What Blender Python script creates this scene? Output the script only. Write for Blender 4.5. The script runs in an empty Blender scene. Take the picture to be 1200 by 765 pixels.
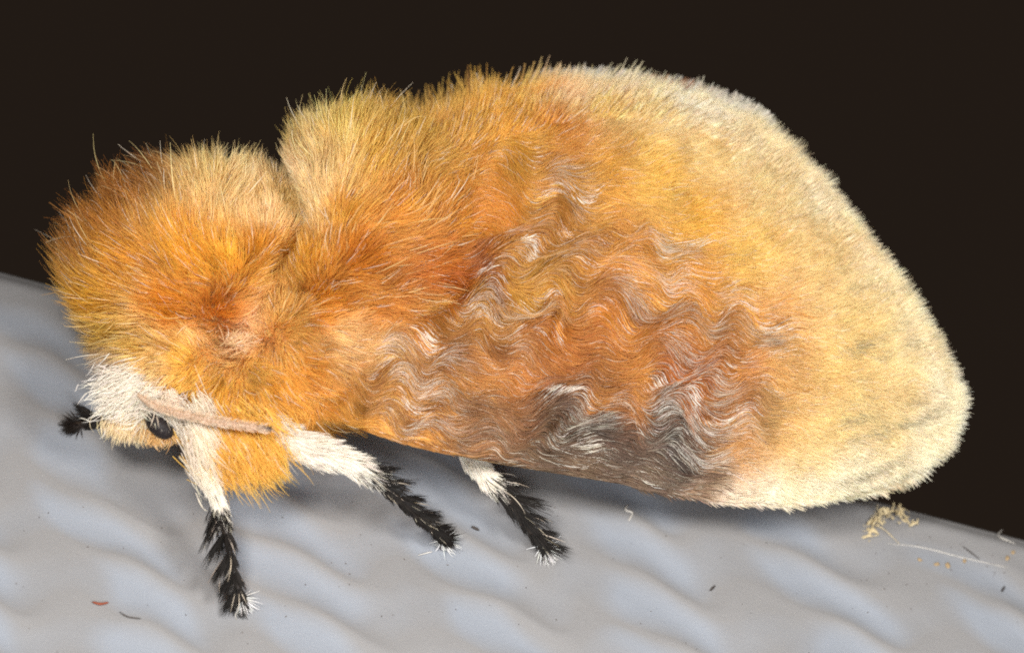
import bpy, bmesh, math
import numpy as np
from mathutils import Matrix, Vector, kdtree

scene = bpy.context.scene
rng = np.random.default_rng(7)
# one scene unit is about 1.8 mm: the moth is some 20 mm long
scene.unit_settings.system = 'METRIC'
scene.unit_settings.scale_length = 0.0018

# ------------------------------------------------------------------ frames
# "view frame": u to the right, v up, w towards the lens, 1 unit at w = 0 is 1/12 of the picture's width.
# M turns it into the world, where the plastic surface is level (z up).
D = 60.0
ELEV, ROLL = math.radians(45), math.radians(14.7)
ex = np.array([math.cos(ROLL), -math.sin(ROLL), 0.0])
en = np.array([math.cos(ELEV) * math.sin(ROLL), math.cos(ELEV) * math.cos(ROLL), math.sin(ELEV)])
ey = np.cross(en, ex)
R3 = np.stack([ex, ey, en])

def P(px, py, w):
    px, py, w = np.broadcast_arrays(np.asarray(px, float), np.asarray(py, float), np.asarray(w, float))
    k = (D - w) / D
    return np.stack([(px - 600) / 100 * k, (382.5 - py) / 100 * k, w], -1)

def to_px(p):
    k = (D - p[..., 2]) / D
    return p[..., 0] / k * 100 + 600, 382.5 - p[..., 1] / k * 100

FOOT = P(285, 722, 1.0)                       # near front foot, on the surface
def on_surface(px, py, lift=0.0):
    c = np.array([0, 0, D]); t = P(px, py, 0.0) - c
    s = ((FOOT - c) @ en + lift) / (t @ en)
    return c + t * (s[..., None] if np.ndim(s) else s)
ORG = FOOT - en * 0.0
def W(p):                                      # view frame -> world
    return (np.asarray(p) - ORG) @ R3.T
M = Matrix([list(R3[i]) + [-float(R3[i] @ ORG)] for i in range(3)] + [[0, 0, 0, 1]])

# ------------------------------------------------------------------ camera
cam = bpy.data.cameras.new('camera')
cam.sensor_width = 36.0
cam.lens = 36.0 * D / 12.0
cam.clip_start = 0.5
cam.clip_end = 500.0
cam_ob = bpy.data.objects.new('camera', cam)
scene.collection.objects.link(cam_ob)
cam_ob.matrix_world = M @ Matrix.Translation((0, 0, D))
scene.camera = cam_ob
cam.dof.use_dof = True
cam.dof.focus_distance = D - 0.15
cam.dof.aperture_fstop = (cam.lens / 1000.0) / 1.0

# ------------------------------------------------------------------ world, lamps, exposure
world = bpy.data.worlds.new('World')
scene.world = world
world.use_nodes = True
bg = world.node_tree.nodes['Background']
bg.inputs['Color'].default_value = (0.0155, 0.0105, 0.0075, 1)
bg.inputs['Strength'].default_value = 1.0

def lamp(name, pos, aim, size, power, col):
    l = bpy.data.lights.new(name, 'AREA')
    l.shape = 'DISK'; l.size = size; l.energy = power; l.color = col
    o = bpy.data.objects.new(name, l)
    scene.collection.objects.link(o)
    a, b = Vector(W(pos)), Vector(W(aim))
    o.matrix_world = Matrix.Translation(a) @ (b - a).to_track_quat('-Z', 'Y').to_matrix().to_4x4()
    return o
lamp('flash_lamp', (-6, 5.5, 25), (0, 0, 0), 5.0, 6500, (1.0, 0.97, 0.93))
lamp('side_flash_lamp', (12, 3, 23), (1, 0, 0), 6.0, 5500, (1.0, 0.98, 0.95))
lamp('low_fill_lamp', (3, -8, 25), (0, -1, 0), 7.0, 4600, (0.95, 0.97, 1.0))  # fill added to lighten the plastic under the wing
scene.view_settings.view_transform = 'Standard'
scene.view_settings.look = 'None'
scene.view_settings.exposure = 0.0
scene.view_settings.gamma = 1.0
scene.view_settings.use_curve_mapping = False
scene.render.engine = 'CYCLES'
scene.cycles.max_bounces = 12
scene.cycles.diffuse_bounces = 8
scene.cycles.glossy_bounces = 6
scene.cycles.transmission_bounces = 12
scene.cycles.transparent_max_bounces = 8
scene.cycles.use_denoising = False
scene.cycles.filter_width = 1.9
scene.cycles.sample_clamp_indirect = 4.0
scene.cycles_curves.shape = 'RIBBONS'
scene.cycles_curves.subdivisions = 2

# ------------------------------------------------------------------ helpers
def lin(c):
    c = np.asarray(c, float) / 255.0
    return np.where(c <= 0.04045, c / 12.92, ((c + 0.055) / 1.055) ** 2.4)

def vnoise(x, y, seed):
    g = np.random.default_rng(seed).random((64, 64))
    x = np.asarray(x, float); y = np.asarray(y, float)
    xi = np.floor(x).astype(int); yi = np.floor(y).astype(int)
    fx = x - xi; fy = y - yi
    fx = fx * fx * (3 - 2 * fx); fy = fy * fy * (3 - 2 * fy)
    a = g[xi % 64, yi % 64]; b = g[(xi + 1) % 64, yi % 64]
    c = g[xi % 64, (yi + 1) % 64]; d = g[(xi + 1) % 64, (yi + 1) % 64]
    return ((a * (1 - fx) + b * fx) * (1 - fy) + (c * (1 - fx) + d * fx) * fy) * 2 - 1
def fbm(x, y, seed):
    return vnoise(x, y, seed) * .55 + vnoise(x * 2.1, y * 2.1, seed + 1) * .28 + vnoise(x * 4.3, y * 4.3, seed + 2) * .17
def smooth(a, b, x):
    t = np.clip((np.asarray(x, float) - a) / (b - a), 0, 1)
    return t * t * (3 - 2 * t)

class Field:
    """Values known at places of the moth (picture-plane coordinates), spread smoothly between them."""
    STEP = 5
    def __init__(self, pts, vals, power=3.2, soft=12.0):
        gx, gy = np.meshgrid(np.arange(-20, 1241, self.STEP), np.arange(0, 801, self.STEP), indexing='ij')
        num = 0; den = 0
        for (x, y), v in zip(pts, vals):
            d2 = (gx - x) ** 2 + (gy - y) ** 2 + soft ** 2
            w = d2 ** (-power / 2)
            num = num + w[..., None] * np.asarray(v, float); den = den + w
        self.g = num / den[..., None]
    def __call__(self, px, py):
        x = np.clip((px + 20) / self.STEP, 0, self.g.shape[0] - 1.001); y = np.clip(py / self.STEP, 0, self.g.shape[1] - 1.001)
        xi = x.astype(int); yi = y.astype(int)
        fx = (x - xi)[..., None]; fy = (y - yi)[..., None]
        g = self.g
        return (g[xi, yi] * (1 - fx) + g[xi + 1, yi] * fx) * (1 - fy) + (g[xi, yi + 1] * (1 - fx) + g[xi + 1, yi + 1] * fx) * fy

def link(name, data, parent=None, mats=()):
    o = bpy.data.objects.new(name, data)
    scene.collection.objects.link(o)
    for m in mats: data.materials.append(m)
    if parent is not None: o.parent = parent
    return o

def mesh_from(name, verts, faces, smooth_shade=True):
    me = bpy.data.meshes.new(name)
    me.from_pydata([tuple(map(float, v)) for v in verts], [], [tuple(f) for f in faces])
    if smooth_shade: me.polygons.foreach_set('use_smooth', [True] * len(me.polygons))
    me.update()
    return me

def hair(name, pts, rad, col, mat, parent):
    """pts (N,K,3), rad (N,K), col (N,3) linear -> one hair curves object."""
    n, k, _ = pts.shape
    hc = bpy.data.hair_curves.new(name)
    hc.add_curves([k] * n)
    hc.position_data.foreach_set('vector', np.ascontiguousarray(pts, dtype=np.float32).ravel())
    a = hc.attributes.get('radius') or hc.attributes.new('radius', 'FLOAT', 'POINT')
    a.data.foreach_set('value', np.ascontiguousarray(rad, dtype=np.float32).ravel())
    c = hc.attributes.new('tint', 'FLOAT_COLOR', 'CURVE')
    col = np.clip(col, .003, .85); single = 4 * col / (1 + col) ** 2       # one hair is paler than the coat it makes up
    rgba = np.concatenate([np.clip(col * .42 + single * .58, 0.004, .97), np.ones((n, 1))], 1).astype(np.float32)
    c.data.foreach_set('color', rgba.ravel())
    o = link(name, hc, parent, [mat])
    o['kind'] = 'stuff'
    return o

def tube(path, radii, sides=10, name='tube'):
    path = np.asarray(path, float); n = len(path)
    tan = np.gradient(path, axis=0); tan /= np.linalg.norm(tan, axis=1)[:, None]
    ref = np.array([0.3, 0.2, 1.0]); vs = []
    for i in range(n):
        a = np.cross(tan[i], ref); a /= np.linalg.norm(a); b = np.cross(tan[i], a)
        for j in range(sides):
            t = 2 * math.pi * j / sides
            vs.append(path[i] + radii[i] * (a * math.cos(t) + b * math.sin(t)))
    fs = [(i * sides + j, i * sides + (j + 1) % sides, (i + 1) * sides + (j + 1) % sides, (i + 1) * sides + j)
          for i in range(n - 1) for j in range(sides)]
    fs += [tuple(range(sides))[::-1], tuple((n - 1) * sides + j for j in range(sides))]
    return mesh_from(name, vs, fs)

def resample(ctrl, n):
    """Catmull-Rom through control rows."""
    c = np.asarray(ctrl, float)
    c = np.vstack([2 * c[0] - c[1], c, 2 * c[-1] - c[-2]])
    s = np.linspace(0, len(c) - 3 - 1e-6, n); i = s.astype(int); t = (s - i)[:, None]
    a, b, d, e = c[i], c[i + 1], c[i + 2], c[i + 3]
    return .5 * (2 * b + (d - a) * t + (2 * a - 5 * b + 4 * d - e) * t ** 2 + (3 * b - a - 3 * d + e) * t ** 3)

# ------------------------------------------------------------------ materials
def material(name):
    m = bpy.data.materials.new(name); m.use_nodes = True
    return m, m.node_tree.nodes, m.node_tree.links
def fur_material(name, gloss=.09, rough=.2, trans=.34):
    m, N, L = material(name)
    N.remove(N['Principled BSDF'])
    a = N.new('ShaderNodeAttribute'); a.attribute_name = 'tint'
    df = N.new('ShaderNodeBsdfDiffuse'); tr = N.new('ShaderNodeBsdfTranslucent')
    L.new(a.outputs['Color'], df.inputs['Color']); L.new(a.outputs['Color'], tr.inputs['Color'])
    m1 = N.new('ShaderNodeMixShader'); m1.inputs[0].default_value = trans
    L.new(df.outputs[0], m1.inputs[1]); L.new(tr.outputs[0], m1.inputs[2])
    h = N.new('ShaderNodeBsdfHair'); h.component = 'Reflection'
    h.inputs['RoughnessU'].default_value = rough; h.inputs['RoughnessV'].default_value = .8
    h.inputs['Offset'].default_value = math.radians(-4)
    mc = N.new('ShaderNodeMix'); mc.data_type = 'RGBA'; mc.inputs[0].default_value = .4
    L.new(a.outputs['Color'], mc.inputs[6]); mc.inputs[7].default_value = (1, .95, .88, 1)
    L.new(mc.outputs[2], h.inputs['Color'])
    m2 = N.new('ShaderNodeMixShader'); m2.inputs[0].default_value = gloss
    L.new(m1.outputs[0], m2.inputs[1]); L.new(h.outputs[0], m2.inputs[2])
    L.new(m2.outputs[0], N['Material Output'].inputs['Surface'])
    return m
def plain(name, col, rough=.6, noise=.25, scale=9.0, spec=.4):
    m, N, L = material(name)
    b = N['Principled BSDF']
    nz = N.new('ShaderNodeTexNoise'); nz.inputs['Scale'].default_value = scale
    tc = N.new('ShaderNodeTexCoord'); L.new(tc.outputs['Object'], nz.inputs['Vector'])
    r = N.new('ShaderNodeValToRGB'); L.new(nz.outputs['Fac'], r.inputs['Fac'])
    c = np.asarray(col)
    r.color_ramp.elements[0].color = (*np.clip(c * (1 - noise), 0, 1), 1); r.color_ramp.elements[0].position = .3
    r.color_ramp.elements[1].color = (*np.clip(c * (1 + noise), 0, 1), 1); r.color_ramp.elements[1].position = .7
    L.new(r.outputs['Color'], b.inputs['Base Color'])
    b.inputs['Roughness'].default_value = rough
    b.inputs['Specular IOR Level'].default_value = spec
    return m
FUR = fur_material('soft_fur')
WINGFUR = fur_material('wing_fur', .11)
BLACKFUR = fur_material('black_bristle', .05, .3, .15)
SKIN = plain('tawny_skin', (.30, .14, .04))
WINGSKIN = plain('wing_membrane', (.34, .19, .07))
PALESKIN = plain('pale_thigh_skin', (.62, .50, .40))
LEGSKIN = plain('dark_leg_skin', (.03, .02, .014), .45)

# ------------------------------------------------------------------ the plastic surface
e0 = W(on_surface(600.0, 464.0))                       # a point on the far edge
EDGE_Y = float(e0[1])
def relief_of(X, Y):
    d = EDGE_Y - Y                                      # distance from the far edge
    wob = .18 * fbm(X * .3, Y * .5, 31)
    ph = 2 * math.pi * (X + .55 * Y) / 2.25 + 1.6 * fbm(X * .23, Y * .3, 5)
    r = (d - .55) / .92 + .19 * np.sin(ph) + .08 * np.sin(2 * ph + .8) + wob * 1.6
    k = np.abs(np.sin(math.pi * r))
    fade = smooth(.35, 1.1, d)
    Z = fade * (.028 * (1 - k ** 1.2) + .024 * np.sin(ph + 1.0) * k) + .014 * fbm(X * 1.3, Y * 1.3, 44)
    Z = Z - .14 * (1 - smooth(-.02, .42, d)) ** 2 - .03  # rounded lip
    return Z, k, fade
def surface():
    nx, ny = 560, 330
    xs = np.linspace(-12.5, 15.5, nx)
    t = np.linspace(0, 1, ny)
    ys = EDGE_Y - 13.0 * (1 - t)
    X, Y = np.meshgrid(xs, ys, indexing='ij')
    Z, k, fade = relief_of(X, Y)
    # the surface sits just under the feet everywhere the moth stands
    top = np.stack([X, Y, Z], -1).reshape(-1, 3)
    idx = np.arange(nx * ny).reshape(nx, ny)
    f = np.stack([idx[:-1, :-1], idx[1:, :-1], idx[1:, 1:], idx[:-1, 1:]], -1).reshape(-1, 4)
    vs = [top]; fs = [f]
    # front face of the lip, and the rest of the slab
    ring = np.concatenate([idx[:, -1], idx[::-1, 0]])
    low = top[ring].copy(); base = len(top)
    low[:nx, 1] += .06; low[:, 2] = -1.4
    vs.append(low); li = base + np.arange(len(ring)); nn = len(ring)
    f2 = [(ring[i], ring[(i + 1) % nn], li[(i + 1) % nn], li[i]) for i in range(nn)]
    me = mesh_from('plastic_surface', np.concatenate(vs), list(map(tuple, f)) + f2 + [tuple(li[::-1])])
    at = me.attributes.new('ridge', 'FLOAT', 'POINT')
    cell_sheen = k ** .7 * (.42 + .58 * smooth(-.75, .5, np.sin(2 * math.pi * (X + .55 * Y) / 2.25 + 1.6 * fbm(X * .23, Y * .3, 5) - 1.2 + 1.2 * vnoise(X * .6, Y * .9, 48))))
    rv = np.concatenate([((1 - cell_sheen) * fade + (1 - fade) * .85).ravel(), np.ones(len(low))])
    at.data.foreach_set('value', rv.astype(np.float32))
    return me
m, N, L = material('frosted_white_plastic')
b = N['Principled BSDF']
b.inputs['Roughness'].default_value = .5
b.inputs['Specular IOR Level'].default_value = .3
b.inputs['Subsurface Weight'].default_value = .25
b.inputs['Subsurface Radius'].default_value = (.5, .5, .55)
b.inputs['Subsurface Scale'].default_value = .25
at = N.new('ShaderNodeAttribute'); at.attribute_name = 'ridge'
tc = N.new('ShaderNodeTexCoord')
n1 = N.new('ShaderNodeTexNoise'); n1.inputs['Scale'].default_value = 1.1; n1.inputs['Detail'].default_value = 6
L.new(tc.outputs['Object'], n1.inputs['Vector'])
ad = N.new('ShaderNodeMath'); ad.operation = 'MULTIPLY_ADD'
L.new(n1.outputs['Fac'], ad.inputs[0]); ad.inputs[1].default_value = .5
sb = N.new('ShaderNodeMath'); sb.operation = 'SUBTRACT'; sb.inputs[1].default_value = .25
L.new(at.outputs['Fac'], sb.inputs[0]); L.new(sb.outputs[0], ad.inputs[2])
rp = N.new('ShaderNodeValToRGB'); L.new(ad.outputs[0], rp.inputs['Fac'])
rp.color_ramp.elements[0].color = (.29, .31, .346, 1); rp.color_ramp.elements[0].position = .05  # cells carry the diffuser's bluish reflection in their base colour
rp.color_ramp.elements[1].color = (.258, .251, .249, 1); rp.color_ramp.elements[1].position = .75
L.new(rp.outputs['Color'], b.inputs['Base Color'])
n2 = N.new('ShaderNodeTexNoise'); n2.inputs['Scale'].default_value = 28; n2.inputs['Detail'].default_value = 4
L.new(tc.outputs['Object'], n2.inputs['Vector'])
bp = N.new('ShaderNodeBump'); bp.inputs['Strength'].default_value = .12; bp.inputs['Distance'].default_value = .03
L.new(n2.outputs['Fac'], bp.inputs['Height']); L.new(bp.outputs['Normal'], b.inputs['Normal'])
so = link('plastic_surface', surface(), None, [m])
so['kind'] = 'structure'
so['label'] = 'pale grey-blue rippled plastic surface with a rounded edge'

# ------------------------------------------------------------------ the moth
moth = bpy.data.objects.new('moth', None)
scene.collection.objects.link(moth)
moth.matrix_world = M
moth['label'] = 'furry orange and yellow flannel moth with black-tufted legs standing on white plastic'
moth['category'] = 'moth'

# --- fur colours of the animal (sRGB) by place; lobe tops also carry painted shade
CM = [
 (60,330,180,118,48),(120,260,148,92,34),(180,200,122,78,30),(250,172,118,76,30),(292,168,106,68,26),(258,212,230,180,95),
 (300,228,228,182,100),(280,195,215,165,80),(150,310,200,120,34),(220,290,218,138,38),(262,300,228,155,55),(302,290,206,126,38),
 (120,350,205,130,40),(200,360,200,112,28),(255,365,192,105,32),(130,392,220,162,68),(220,420,228,165,70),(300,430,228,168,80),
 (150,445,220,206,184),(118,450,220,206,184),(175,482,220,204,182),(140,475,220,206,184),(110,430,220,202,172),(280,398,232,180,120),(243,402,226,168,95),
 (212,455,218,154,64),(250,460,208,138,48),(300,470,202,128,48),(160,410,222,165,72),(170,425,228,180,100),
 (388,108,150,104,46),(340,150,200,160,90),(440,112,148,98,40),(400,160,242,196,96),(380,200,244,206,124),(370,168,244,204,118),(412,140,222,172,80),(410,185,242,200,110),(350,205,244,208,138),(365,232,242,204,126),(272,200,246,212,140),(292,214,246,212,142),(285,232,244,204,124),(310,242,242,202,130),(262,218,242,200,120),(230,160,100,62,24),(270,156,100,62,24),(302,160,100,62,24),(380,96,142,100,46),(425,96,146,102,46),(150,228,140,88,32),(90,300,160,100,40),(430,190,218,154,60),
 (340,230,220,176,98),(480,130,186,130,58),(400,250,204,130,48),(460,240,186,110,40),(350,300,208,134,48),(420,300,178,98,30),
 (500,320,168,88,26),(380,360,198,118,42),(450,370,192,112,46),(520,332,150,76,22),(340,380,220,156,80),(400,400,214,156,100),
 (360,440,194,118,48),(430,440,188,118,58),(400,480,194,124,58),(330,460,204,128,48),(480,500,174,110,54),(440,420,200,140,90),
 (540,120,208,144,60),(600,110,218,166,80),(640,90,224,196,138),(590,150,203,133,54),(640,160,192,112,38),(700,130,224,182,98),
 (760,130,224,195,118),(690,200,198,128,48),(750,200,214,156,66),(820,180,228,190,106),(860,150,228,208,146),(900,230,228,194,116),
 (960,230,228,208,155),(800,260,208,144,60),(870,300,218,164,74),(950,300,228,184,96),(1030,300,228,204,146),(1000,380,228,190,100),
 (1080,380,228,208,150),(1110,450,234,220,182),(1050,450,224,194,116),(960,430,228,180,90),(880,370,194,118,48),(910,440,198,128,54),
 (850,420,188,108,42),(800,340,192,118,48),(700,300,194,120,54),(620,260,200,128,62),(560,250,194,114,44),(600,330,204,136,60),
 (700,380,188,108,44),(640,400,184,104,48),(780,430,178,92,32),(700,450,188,114,54),(600,460,172,98,42),(850,480,188,108,42),
 (520,420,174,110,60),(560,500,118,90,60),(540,480,140,98,58),(620,515,98,80,58),(680,505,86,72,56),(740,500,86,70,54),(780,530,62,54,46),(590,535,104,84,60),(550,520,130,94,60),(650,505,88,72,55),(705,520,76,65,52),(750,550,100,84,64),(600,490,120,84,52),(700,480,165,100,50),(800,505,90,70,52),
 (720,540,98,84,66),(660,540,110,92,68),(640,552,100,84,64),(820,560,118,94,70),(760,566,98,84,66),(850,530,192,122,62),(900,500,214,154,80),
 (960,500,222,184,100),(930,540,218,180,108),(1020,500,218,188,114),(1080,500,228,214,164),(850,575,230,212,175),(950,570,234,220,192),
 (1020,565,234,220,186),(1080,545,234,224,196),(900,590,234,220,192),(980,588,234,220,192),(1046,578,160,126,90),(1000,450,226,190,104),
 (1124,500,236,228,205),(700,80,232,222,196),(780,95,232,222,196),(860,118,234,226,204),
 (285,520,206,132,44),(310,550,218,160,74),(250,520,214,160,90),(520,360,196,126,54),(560,420,184,112,58),(480,430,184,116,62),
]
def coat(c):
    v = lin(c); v = v * (1, np.interp(v[0], [.1, .25, .45, .6, .75], [.90, .94, 1.12, 1.10, 1.0]), 1.0); v = v ** 1.17 * 1.06
    return v * (1.0, 1 - .14 * smooth(.25, .55, v[1]) * (1 - smooth(.3, .6, v[2])), 1.0)
COL = Field([c[:2] for c in CM], [coat(c[2:]) * (1 - .08 * (lin(c[2:])[2] < .3) * smooth(580, 500, c[0])) for c in CM], 3.8, 9)
AM = [
 (70,330,162),(120,260,142),(180,200,122),(250,170,104),(300,185,92),(150,320,150),(220,280,112),(290,260,80),(130,390,172),(110,430,186),
 (120,460,200),(150,500,-112),(190,450,205),(260,450,262),(300,430,285),(220,412,204),(250,412,214),(280,412,240),(330,430,320),(210,372,150),(280,372,60),(280,500,-68),(310,550,-60),(240,380,140),(180,420,198),
 (340,160,122),(360,120,115),(400,100,98),(450,105,86),(400,200,74),(360,260,75),(318,215,100),(312,255,95),(345,200,95),(360,225,82),(440,180,60),(480,120,76),(420,260,50),(500,220,55),
 (540,110,86),(580,100,80),(620,90,66),(660,85,60),(560,160,58),(420,330,12),(380,300,40),(500,310,5),(350,400,-12),(400,400,-8),
 (420,460,-16),(360,460,-25),(480,500,-15),(600,200,-28),(650,240,-32),(700,130,42),(760,130,36),(840,130,36),(900,180,30),(960,240,26),
 (1020,320,20),(1080,400,10),(1120,460,-2),(1110,520,-22),(1050,560,-22),(950,590,-14),(750,250,-4),(850,300,4),(950,400,-2),
 (1000,500,-12),(700,400,-14),(600,450,-14),(800,560,-12),(600,540,-12),(850,590,-10),(700,200,20),(800,200,18),
]
ANG = Field([c[:2] for c in AM], [(math.cos(math.radians(c[2])), math.sin(math.radians(c[2]))) for c in AM], 3.0, 14)
LM = [
 (70,330,74),(95,310,70),(120,260,62),(180,200,58),(250,180,52),(300,200,46),(200,320,52),(260,300,46),(130,400,36),(120,450,27),(160,500,26),
 (190,450,20),(250,430,30),(300,430,34),(280,500,32),(310,550,26),(340,160,56),(400,110,56),(450,120,54),(400,200,54),(440,260,50),
 (380,330,44),(350,400,34),(420,430,36),(500,300,42),(500,200,46),(560,110,50),(620,100,46),(680,100,36),(600,300,46),(700,400,50),
 (326,185,20),(338,225,15),(341,250,15),(340,270,17),(322,320,24),(300,372,24),(600,500,44),(780,530,40),(850,450,40),(760,200,32),(820,150,28),(900,300,26),(960,420,26),(1000,300,23),(1080,400,23),(1000,540,23),
 (900,580,22),(660,200,40),
]
LEN = Field([c[:2] for c in LM], [(c[2],) for c in LM], 3.0, 14)

# --- wing shape
TOP = np.array([(330,335),(400,240),(480,176),(560,138),(640,117),(720,108),(800,117),(880,152),(950,216),(1020,300),(1070,372),(1104,432),(1118,472)], float)
BOT = np.array([(330,468),(430,506),(520,530),(600,546),(740,569),(850,588),(930,590),(1020,576),(1070,552),(1100,522),(1113,492),(1118,472)], float)
def interp(tab, x):
    return np.interp(x, tab[:, 0], tab[:, 1])
# --- the crimped part of the wing: waves run along the wing, the fur follows them
WAVES = Field([(600,320),(700,380),(620,450),(560,500),(700,500),(780,480),(640,250),(600,200),(740,300),(800,380),(850,450),(830,540),(760,550),
               (650,545),(880,420),(480,460),(430,450),(500,400),(560,380),(550,300),(578,190),
               (400,360),(450,280),(520,200),(560,140),(650,150),(720,190),(800,220),(880,300),(940,400),(960,500),(900,570),(700,110),(1050,400),
               (1000,300),(380,440),(500,310),(330,400),(1000,560)],
              [(1,)]*21 + [(0,)]*18, 4, 10)
_g = np.meshgrid(np.arange(-20, 1241, 5), np.arange(0, 801, 5), indexing='ij')
WAVES.g = WAVES.g * (np.clip(.72 + 1.0 * fbm(_g[0] / 80, _g[1] / 60, 201), .15, 1.2) * smooth(0, 14, interp(BOT, _g[0]) - _g[1]))[..., None]
TH0 = math.radians(-14)
def wave_phase(px, py):
    s = px * math.cos(TH0) - (-py) * 0 + py * .22
    return 2 * math.pi * s / 72.0 + 5.0 * fbm(px / 150, py / 110, 11) + 1.7 * vnoise(px / 48, py / 36, 15) + py * .016
WAMP = 12.0
def wave_band(px, py):
    """which wavy lock of fur a place belongs to (runs across the waves)"""
    wp = wave_phase(px, py)
    psi = py - px * math.tan(-TH0) - WAMP * np.sin(wp) * WAVES(px, py)[..., 0]
    return psi + 16 * fbm(px / 160, py / 160, 21)

# --- depth of the wing
WT = np.array([(330,-.3),(400,-.15),(480,-.9),(560,-1.35),(640,-1.6),(880,-1.8),(1000,-1.6),(1118,-1.15)])
WB = np.array([(330,.1),(375,.5),(430,.85),(600,.35),(740,0),(850,-.3),(1000,-.7),(1118,-1.15)])
BU = np.array([(330,.0),(420,.25),(560,.6),(700,.75),(850,.65),(1000,.42),(1118,.05)])
def wing_f(px, py):
    t, b_ = interp(TOP, px), interp(BOT, px)
    return np.clip((py - t) / np.maximum(b_ - t, 1), 0, 1)
def wing_w(px, py):
    f = wing_f(px, py) ** .78
    w = interp(WT, px) * (1 - f) + interp(WB, px) * f + interp(BU, px) * 4 * f * (1 - f) * .8
    relief = WAVES(px, py)[..., 0] * .035 * np.sin(2 * math.pi * (wave_band(px, py) + 14 * fbm(px / 60, py / 40, 205)) / 40.0)
    lump = .09 * fbm(px / 70, py / 70, 61) * smooth(330, 420, px)
    dip = -.42 * np.exp(-(((px - 522) / 26) ** 2 + ((py - 336) / 16) ** 2)) - .16 * np.exp(-(((px - 480) / 45) ** 2 + ((py - 345) / 22) ** 2))
    return w + relief + lump + dip
def wing_mesh(name, mirror=False):
    nu, nv = 150, 70
    a = np.linspace(0, 1, nu); xs = 330 + 786 * (1 - (1 - a) ** 1.7)
    f = np.linspace(0, 1, nv)
    X = np.repeat(xs[:, None], nv, 1)
    Y = interp(TOP, X) * (1 - f) + interp(BOT, X) * f
    p = P(X, Y, wing_w(X, Y)).reshape(-1, 3)
    if mirror: p = mirror_far(p)
    idx = np.arange(nu * nv).reshape(nu, nv)
    fs = np.stack([idx[:-1, :-1], idx[:-1, 1:], idx[1:, 1:], idx[1:, :-1]], -1).reshape(-1, 4)
    if mirror: fs = fs[:, ::-1]
    o = link(name, mesh_from(name, p, fs), moth, [WINGSKIN])
    s = o.modifiers.new('thickness', 'SOLIDIFY'); s.thickness = .05; s.offset = -1
    return o
MN = np.array([.12, -.14, .98]); MN /= np.linalg.norm(MN)
MC = P(760, 97, -1.82)
def mirror_far(p):
    return p - 2 * ((p - MC) @ MN)[..., None] * MN

def spline_radius(n, k, r0, tip=.25):
    t = np.linspace(0, 1, k)
    prof = r0 * (1 - (1 - tip) * smooth(.45, 1.0, t)) * (.85 + .15 * smooth(0, .2, t))
    return prof[None, :] * rng.uniform(.7, 1.25, (n, 1))

def vary(col, amt=.16, pale=.08, dark=.05):
    n = len(col)
    c = col * np.exp(rng.normal(0, amt, (n, 1))) * np.exp(rng.normal(0, .05, (n, 3)))
    k = rng.random(n)
    s = (k < pale)[:, None]; c = np.where(s, c * .45 + .55 * lin((240, 222, 190)), c)
    s = (k > 1 - dark)[:, None]; c = np.where(s, c * .5, c)
    return c

def clump(pts, strength, n_par, power=1.5, flat=False):
    n, k, _ = pts.shape
    par = rng.choice(n, n_par, replace=False)
    kd = kdtree.KDTree(n_par)
    for i, j in enumerate(par): kd.insert(Vector(pts[j, 0]), i)
    kd.balance()
    near = np.fromiter((kd.find(Vector(q))[1] for q in pts[:, 0]), int, n)
    t = np.linspace(0, 1, k)[None, :, None] ** power
    s = np.broadcast_to(np.asarray(strength), (n,))[:, None, None] * rng.uniform(.5, 1.1, (n, 1, 1))
    tgt = pts[par[near]]
    global CL_ID
    CL_ID = near
    return pts + (tgt - pts) * np.clip(t * s, 0, 1)
def clump_tint(c, amt):
    return c * np.exp(rng.normal(0, amt, CL_ID.max() + 1)[CL_ID])[:, None]

# --- near forewing with its fur
wing = wing_mesh('forewing')
wing['label'] = 'near forewing with crimped tawny fur and yellow outer half'
_rim = np.concatenate([TOP[5:], BOT[::-1][1:6]])
_sg = np.concatenate([[0], np.cumsum(np.linalg.norm(np.diff(_rim, axis=0), axis=1))])
_rp = np.stack([np.interp(np.linspace(0, _sg[-1], 90), _sg, _rim[:, k]) for k in range(2)], 1)
def rim_cream(c, px, py, r):
    d = np.full(len(px), 1e9)
    for q in _rp: d = np.minimum(d, np.hypot(px - q[0], py - q[1]))
    k = (.62 * np.exp(-(d / 42) ** 1.3) * np.clip(r.normal(1, .3, len(px)), 0, 1.3))[:, None]
    return c * (1 - k) + lin((230, 212, 162)) * k
def marks(c, px, py):
    for x, y, sx, sy, col, a in ((1048, 574, 17, 8, (150, 112, 74), .9), (929, 263, 4.5, 4.5, (120, 84, 34), .8), (880, 590, 60, 3, (170, 140, 105), .4)):
        k = (a * np.exp(-(((px - x) / sx) ** 2 + ((py - y) / sy) ** 2)))[:, None]
        c = c * (1 - k) + lin(col) * k
    return c
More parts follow.
